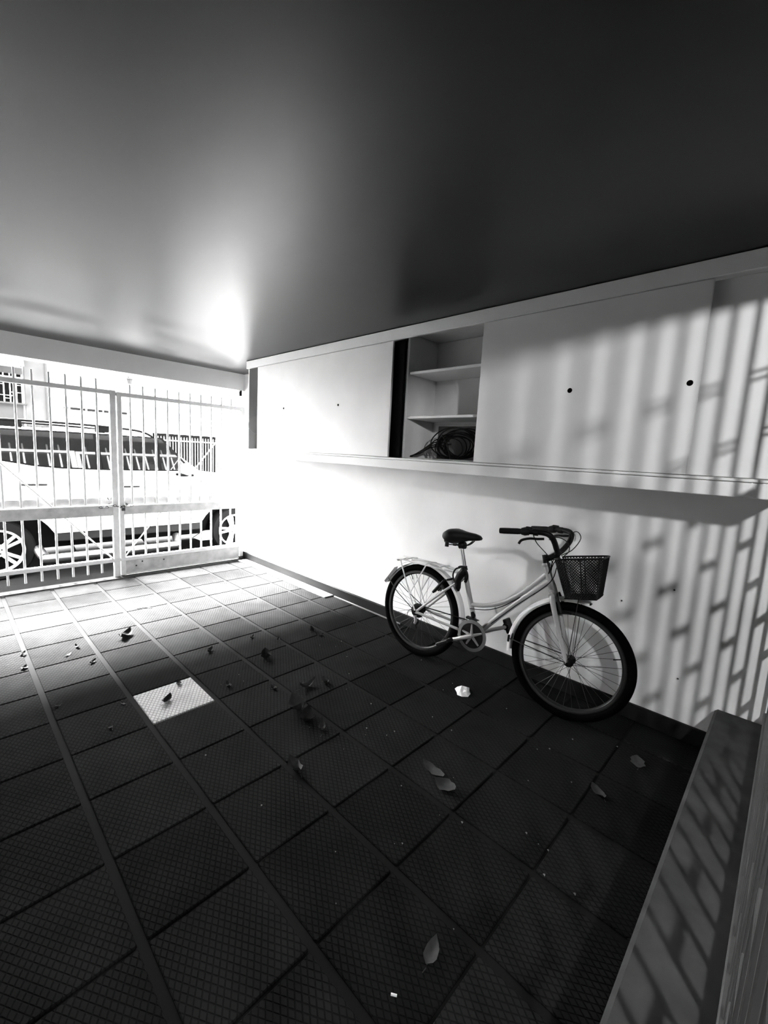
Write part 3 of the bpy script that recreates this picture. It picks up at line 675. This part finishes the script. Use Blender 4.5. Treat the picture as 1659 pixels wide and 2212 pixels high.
for (x, y) in [(-.878,-3.904),(-1.201,-3.595),(-1.242,-3.63),(-1.111,-3.71),(-1.163,-3.704),(-.861,-3.765),(-1.36,-4.187),(-1.587,-4.15),(-1.766,-4.027),(-1.178,-4.467),(-1.19,-4.521),(-1.188,-4.557),(-1.292,-4.588),(-1.281,-4.688),(-.76,-2.93),(-.482,-3.632)]+[(rnd.uniform(-1.9,-.3), rnd.uniform(-4.6,-2.6)) for _ in range(30)]:
    r_ = rnd.uniform(.002,.005); mb.add([(x-r_,y-r_,.0005),(x+r_,y-r_*.6,.0005),(x,y+r_,.0005),(x,y,.0005+r_)], [(0,1,3),(1,2,3),(2,0,3),(0,2,1)])
o = mb.build('floor_grit', 'grit'); tag(o, 'specks of pale grit strewn over the dark floor', 'grit', kind='stuff')

# ------------------------------------------------------------------ car parked across the gate
car = thing('car', 'white high-roofed family car with roof rails parked just outside the gate', 'car', (-1.0, 1.6, -.10))
CO = Vector((-1.0, 1.6, -.10))
def lerp_pts(pts, x):
    if x <= pts[0][0]: return pts[0][1]
    for (a, b), (c_, d_) in zip(pts, pts[1:]):
        if x <= c_: t = (x-a)/(c_-a); return b+(d_-b)*t
    return pts[-1][1]
TOP = [(-3.04,.92),(-3.0,1.02),(-2.92,1.22),(-2.82,1.40),(-2.65,1.49),(-2.35,1.53),(-1.8,1.545),(-1.3,1.540),(-.95,1.520),(-.70,1.475),(-.42,1.27),(-.16,1.065),(.0,1.030),(.4,.985),(.75,.915),(.95,.83),(1.07,.70),(1.12,.52)]
NAR = [(-3.04,.20),(-2.95,.10),(-2.75,.03),(-2.4,.0),(.3,.0),(.7,.05),(.95,.16),(1.12,.36)]
def yside(x, z):
    n = lerp_pts(NAR, x)
    if z < 1.05: y = .752+.03*((z-.70)/.35)**2
    else: y = .782+(z-1.05)*.34
    return y+n
def zbot(x):
    z = .36 if -2.9 < x < .95 else .33
    for xc in (-2.30, .275):
        d = (x-xc)/.50
        if abs(d) < 1: z = max(z, .22+.43*math.sqrt(1-d*d))
    return z
xs_ = [-3.04+4.16*i/150 for i in range(151)]; NS, NT = 12, 5; v = []; f = []
for x in xs_:
    zt = lerp_pts(TOP, x); ze = zt-(.055 if x < -.6 else .05); zb = min(zbot(x), ze-.02); row = []
    for j in range(NS+1): z = zb+(ze-zb)*j/NS; row.append((x, yside(x, z), z))
    ye = yside(x, ze)
    for j in range(1, NT+1): a = PI/2*j/NT; row.append((x, ye+(1.6-ye)*(1-math.cos(a))**.9, ze+(zt-ze)*math.sin(a)))
    row += [(p[0], 3.2-p[1], p[2]) for p in row[-2::-1]]
    v += row
m = len(row)
for i in range(150):
    for j in range(m-1): f.append((i*m+j, (i+1)*m+j, (i+1)*m+j+1, i*m+j+1))
f.append(tuple(range(m))); f.append(tuple(150*m+j for j in range(m)))
toc = lambda p: p-CO
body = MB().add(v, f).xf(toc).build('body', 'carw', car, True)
body.data.set_sharp_from_angle(angle=math.radians(30)) if hasattr(body.data, 'set_sharp_from_angle') else None
bx((-2.85, 1.02, .16), (.98, 2.18, .80)).xf(toc).build('underbody', 'carb', car)
mb = MB(); mb.box((-1.80, .80, .26), (-.20, 1.0, .375), .01); mb.xf(toc).build('sill_cladding', 'carg', car)
bx((.80,.98,.22),(1.10,2.2,.42),.03).xf(toc).build('bumper', 'carg', car)
def pane(poly, name, m, off, par, thick=.004):
    mb = MB(); mb.prism(poly, lambda x, z: (x, yside(x,z)-off, z), lambda x, z: (x, yside(x,z)-off+thick, z)).xf(toc)
    return mb.build(name, m, par)
trim = pane([(-2.84,1.235),(-2.55,1.195),(-2.24,1.150),(-1.98,1.100),(-1.72,1.076),(-1.30,1.064),(-.70,1.060),(-.30,1.066),(-.36,1.130),(-.645,1.475),(-1.1,1.482),(-1.8,1.482),(-2.4,1.478),(-2.72,1.440)], 'window_trim', 'carb', .003, car)
pane([(-2.78,1.250),(-2.40,1.195),(-2.32,1.185),(-2.34,1.465),(-2.62,1.445)], 'window', 'glass', .007, car)
pane([(-2.29,1.175),(-1.98,1.118),(-1.72,1.092),(-1.40,1.082),(-1.40,1.468),(-2.30,1.466)], 'window', 'glass', .007, car)
pane([(-1.345,1.080),(-.74,1.074),(-.74,1.465),(-1.345,1.468)], 'window', 'glass', .007, car)
pane([(-.70,1.074),(-.36,1.080),(-.40,1.135),(-.655,1.445),(-.70,1.462)], 'window', 'glass', .007, car)
# windscreen
mb = MB(); vv = []; nn = 8
for i in range(nn+1):
    x = -.655+.46*i/nn; z = lerp_pts(TOP, x)
    for j in range(7):
        t = j/6; y = yside(x, z-.05)+.07+(3.2-2*(yside(x, z-.05)+.07))*t; vv.append((x, y, z+.006-.035*(2*t-1)**4))
ff = [(i*7+j, (i+1)*7+j, (i+1)*7+j+1, i*7+j+1) for i in range(nn) for j in range(6)]
mb.add(vv, ff).xf(toc).build('windscreen', 'glass', car, True)
def carwheel(x):
    c = Vector((x, .79, .215))
    wv = [(.205,.0),(.222,-.012),(.232,.0),(.300,.004),(.318,.03),(.322,.09),(.318,.16),(.300,.19),(.21,.19),(.205,.10)]
    wh = MB().lathe(c, (0,1,0), wv, 48, closed=True).xf(toc).build('wheel', 'tyre', car, True)
    MB().lathe(c, (0,1,0), [(.200,.012),(.206,-.010),(.224,-.016),(.228,.002),(.210,.02)], 48, closed=True).xf(toc).build('rim', 'alloy', wh, True)
    mb = MB()
    for k in range(5):
        a = PI/2+.3+2*PI*k/5
        for d in (-.17, .17):
            p0 = c+Vector((.045*math.cos(a+d*1.5), .018, .045*math.sin(a+d*1.5))); p1 = c+Vector((.208*math.cos(a+d), .004, .208*math.sin(a+d)))
            mb.tube([p0, p1], [.018, .017], 6)
    mb.lathe(c, (0,-1,0), [(0,-.002),(.062,-.006),(.070,-.02),(.070,-.04)], 24)
    mb.xf(toc).build('rim_spokes', 'alloy', wh, True)
    MB().lathe(c+Vector((0,.07,0)), (0,-1,0), [(0,0),(.205,0)], 32).xf(toc).build('brake_disc', 'carb', wh)
    for k in range(5):
        a = PI/2+2*PI*k/5; cc = c+Vector((.036*math.cos(a), .002, .036*math.sin(a)))
        MB().lathe(cc, (0,-1,0), [(0,.001),(.008,.001),(.008,-.003)], 8).xf(toc).build('wheel_bolt', 'carg', wh)
carwheel(-2.30); carwheel(.275)
for x0, x1, z in ((-2.09,-1.86,.920), (-1.17,-.96,.885)):
    h_ = MB().tube([(x0,.750,z+.005),(x0+.04,.728,z+.006),(x1-.04,.728,z+.004),(x1,.750,z)], .011, 8).xf(toc).build('door_handle', 'carw', car, True)
    bx((x0,.744,z-.026),(x1-.01,.752,z-.008),.002).xf(toc).build('handle_recess', 'carg', h_)
for s in (0, 1):
    yy = (lambda y: y) if s == 0 else (lambda y: 3.2-y)
    rl = MB().tube(smooth_path([(-2.72,yy(.985),1.475),(-2.60,yy(.970),1.535),(-2.2,yy(.965),1.570),(-1.5,yy(.965),1.575),(-1.0,yy(.965),1.555),(-.83,yy(.97),1.525),(-.74,yy(.98),1.480)]), .013, 8).xf(toc).build('roof_rail', 'carb', car, True)
    for x, z in ((-2.12,1.55),(-1.28,1.55)): bx((x-.09,yy(.965)-.012,z-.05),(x+.09,yy(.965)+.012,z+.01),.004).xf(toc).build('rail_foot', 'carb', rl)
mb = MB(); vv = []
for i in range(13):
    x = -2.45+1.6*i/12; zt = lerp_pts(TOP, x); ye = yside(x, zt-.055)
    for j in range(9):
        y = 1.02+1.16*j/8; a_ = math.acos(max(-1, min(1, 1-(((min(y, 3.2-y)-ye)/(1.6-ye))**(1/.9))))); vv.append((x, y, zt-.055+.055*math.sin(a_)+.004))
mb.add(vv, [(i*9+j, (i+1)*9+j, (i+1)*9+j+1, i*9+j+1) for i in range(12) for j in range(8)]).xf(toc).build('added_roof_panel', 'glass', car, True)  # unseen dark panel added on the roof, cuts sun glare on the ceiling
mi = MB()
mprof = [(.70,.045,.060),(.66,.075,.075),(.60,.085,.080),(.555,.070,.066),(.535,.030,.03)]; vv = []; ff = []
for (y, hx, hz) in mprof:
    for k in range(14):
        a = 2*PI*k/14; vv.append((-.46+hx*math.cos(a)*1.05, y, 1.09+hz*math.sin(a)))
for i in range(4):
    for k in range(14): ff.append((i*14+k, i*14+(k+1) % 14, (i+1)*14+(k+1) % 14, (i+1)*14+k))
ff += [tuple(range(14)), tuple(56+k for k in range(14))]
mr = mi.add(vv, ff).xf(toc).build('mirror', 'carw', car, True)
bx((-.54,.57,1.005),(-.38,.76,1.035),.008).xf(toc).build('mirror_base', 'carb', mr)
# door seams as narrow dark inlays
def seam(pts, n='door_seam'): MB().tube([(x, yside(x,z)+.0005, z) for x, z in pts], .0028, 5).xf(toc).build(n, 'carg', car)
seam([(-2.25,1.14),(-2.27,1.05),(-2.275,.95),(-2.27,.75)]); seam([(-1.37,1.06),(-1.375,.80),(-1.36,.38)]); seam([(-.33,1.06),(-.30,.80),(-.26,.55)])
# tubular side step
st_ = MB().tube(smooth_path([(-1.97,.83,.20),(-1.93,.70,.125),(-1.86,.655,.115),(-1.2,.650,.115),(-.64,.655,.115),(-.57,.70,.13),(-.52,.83,.20)]), .048, 12).xf(toc).build('side_step', 'chrome', car, True)
for x in (-1.65, -.90): MB().tube([(x,.655,.12),(x,1.03,.22)], .016, 8).xf(toc).build('step_bracket', 'carb', st_)
MB().prism([(-.30,.15),(-.16,.235),(-.05,.235),(-.04,.10),(-.20,.10)], lambda x, z: (x,.80,z), lambda x, z: (x,.83,z)).xf(toc).build('mud_flap', 'chrome', car)

# ------------------------------------------------------------------ house across the street
FY = 7.0
hs = thing('house', 'white house front across the street with barred window and striped awning', 'house', (-1.0, FY, -.1)); HO = Vector((-1.0, FY, -.1))
def hp_(n, a, b, m='face', bev=0, par=None): return MB().box(a, b, bev).xf(lambda p: p-HO).build(n, m, par or hs)
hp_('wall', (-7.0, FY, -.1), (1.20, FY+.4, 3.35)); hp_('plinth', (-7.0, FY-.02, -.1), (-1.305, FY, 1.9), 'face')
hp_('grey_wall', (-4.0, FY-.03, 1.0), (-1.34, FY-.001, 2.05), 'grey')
pl = hp_('pilaster', (-1.30, FY-.06, -.1), (-.955, FY, 3.34), 'stain'); hp_('downpipe', (-.955, FY-.08, -.1), (-.915, FY-.001, 3.34), 'grey')
wn = hp_('window', (-2.96, FY-.012, 2.085), (-1.36, FY-.002, 2.665), 'black'); hp_('window_sill', (-3.05, FY-.09, 2.045), (-1.285, FY-.001, 2.082), 'grey', .004, wn)
hp_('lintel', (-3.0, FY-.05, 2.668), (-1.335, FY-.001, 2.80), 'grey', 0, wn)
for k in range(17): hp_('window_bar', (-2.92+.0985*k-.011, FY-.055, 2.084), (-2.92+.0985*k+.011, FY-.035, 2.667), 'face', 0, wn)
rnd = random.Random(2)
for k in range(16):
    for z in sorted(rnd.sample([2.16,2.22,2.29,2.36,2.44,2.52,2.58], 3)): hp_('window_bar', (-2.92+.0985*k+.012, FY-.052, z-.006), (-2.92+.0985*(k+1)-.012, FY-.038, z+.006), 'face', 0, wn)
hp_('window_rail', (-2.96, FY-.06, 2.585), (-1.36, FY-.034, 2.61), 'face', 0, wn)
mb = MB(); vv = []; n = 84
for i in range(n+1):
    x = -3.3+1.975*i/n; o_ = .022*math.cos(i*PI/2); vv += [(x, FY-.05+o_-.02, 3.30), (x, FY-.40+o_, 2.80+o_*.2), (x, FY-.40+o_+.008, 2.80), (x, FY-.05+o_-.012, 3.30)]
ff = []
for i in range(n):
    for k in range(4): ff.append((i*4+k, i*4+(k+1) % 4, (i+1)*4+(k+1) % 4, (i+1)*4+k))
mb.add(vv, ff).xf(lambda p: p-HO).build('awning', 'grey', hs, label='corrugated awning over the barred window')
for x in (-3.25, -1.38): MB().tube([(x,FY-.02,3.1),(x,FY-.36,2.80)], .012, 6).xf(lambda p: p-HO).build('awning_arm', 'grey', hs)
# wide shuttered opening framed on the right part of the front
dp = hp_('shutter_frame', (-.79, FY-.03, 1.93), (.945, FY-.001, 3.15), 'face'); hp_('shutter_ledge', (-.80, FY-.07, 1.905), (.96, FY-.0305, 1.94), 'face', .003, dp)
for k in range(4): hp_('shutter_panel', (-.72+.395*k, FY-.045, 2.11), (-.72+.395*k+.375, FY-.0305, 3.0), 'face', .006, dp)
for x0, x1 in ((-.64,-.56),(-.52,-.24),(-.20,-.03),(.02,.10),(.13,.36),(.45,.62)): hp_('vent_slot', (x0, FY-.036, 2.045), (x1, FY-.0305, 2.095), 'carg', 0, dp)
lm = thing('wall_lantern', 'small pale lantern on the house front across the street', 'lantern', (.669, FY-.032, 2.78))
MB().lathe((0,-.09,0), (0,0,1), [(0,0),(.04,.0),(.06,.10),(.075,.11),(0,.16)], 8).build('lantern_glass', 'grey', lm); bx((-.02,-.09,.15),(.02,0,.17)).build('arm', 'grey', lm)
# picket fence and dark yard beyond
yd = hp_('yard_wall', (1.20, FY+.10, -.1), (2.90, FY+.30, 1.655), 'black'); 
hp_('wall', (1.20, FY+1.6, -.1), (9.0, FY+2.0, 3.4), 'gwall')
fe = thing('picket_fence', 'white picket fence in front of a dark yard across the street', 'fence', (2.0, FY-.05, -.1))
pm = MB().add([(-.0135,-.01,0),(.0135,-.01,0),(.0135,.01,0),(-.0135,.01,0),(-.0135,-.01,1.65),(.0135,-.01,1.65),(.0135,.01,1.65),(-.0135,.01,1.65),(0,-.01,1.685),(0,.01,1.685)],
   [(0,3,2,1),(0,1,5,4),(2,3,7,6),(1,2,6,5),(3,0,4,7),(4,5,8),(6,7,9),(5,6,9,8),(7,4,8,9)]).mesh('picket', 'picket')
for k in range(24): obj('picket', pm, fe, (-.76+.0725*k, 0, 0))
bx((-.80,-.03,1.56),(.95,-.011,1.60)).build('rail', 'picket', fe); bx((-.80,-.03,.4),(.95,-.011,.46)).build('rail', 'picket', fe)
tag(bx((2.92, FY-.05, -.1), (9.0, FY+.20, 1.64)).build('garden_wall', 'gwall'), 'white garden wall to the right of the picket fence', 'wall')
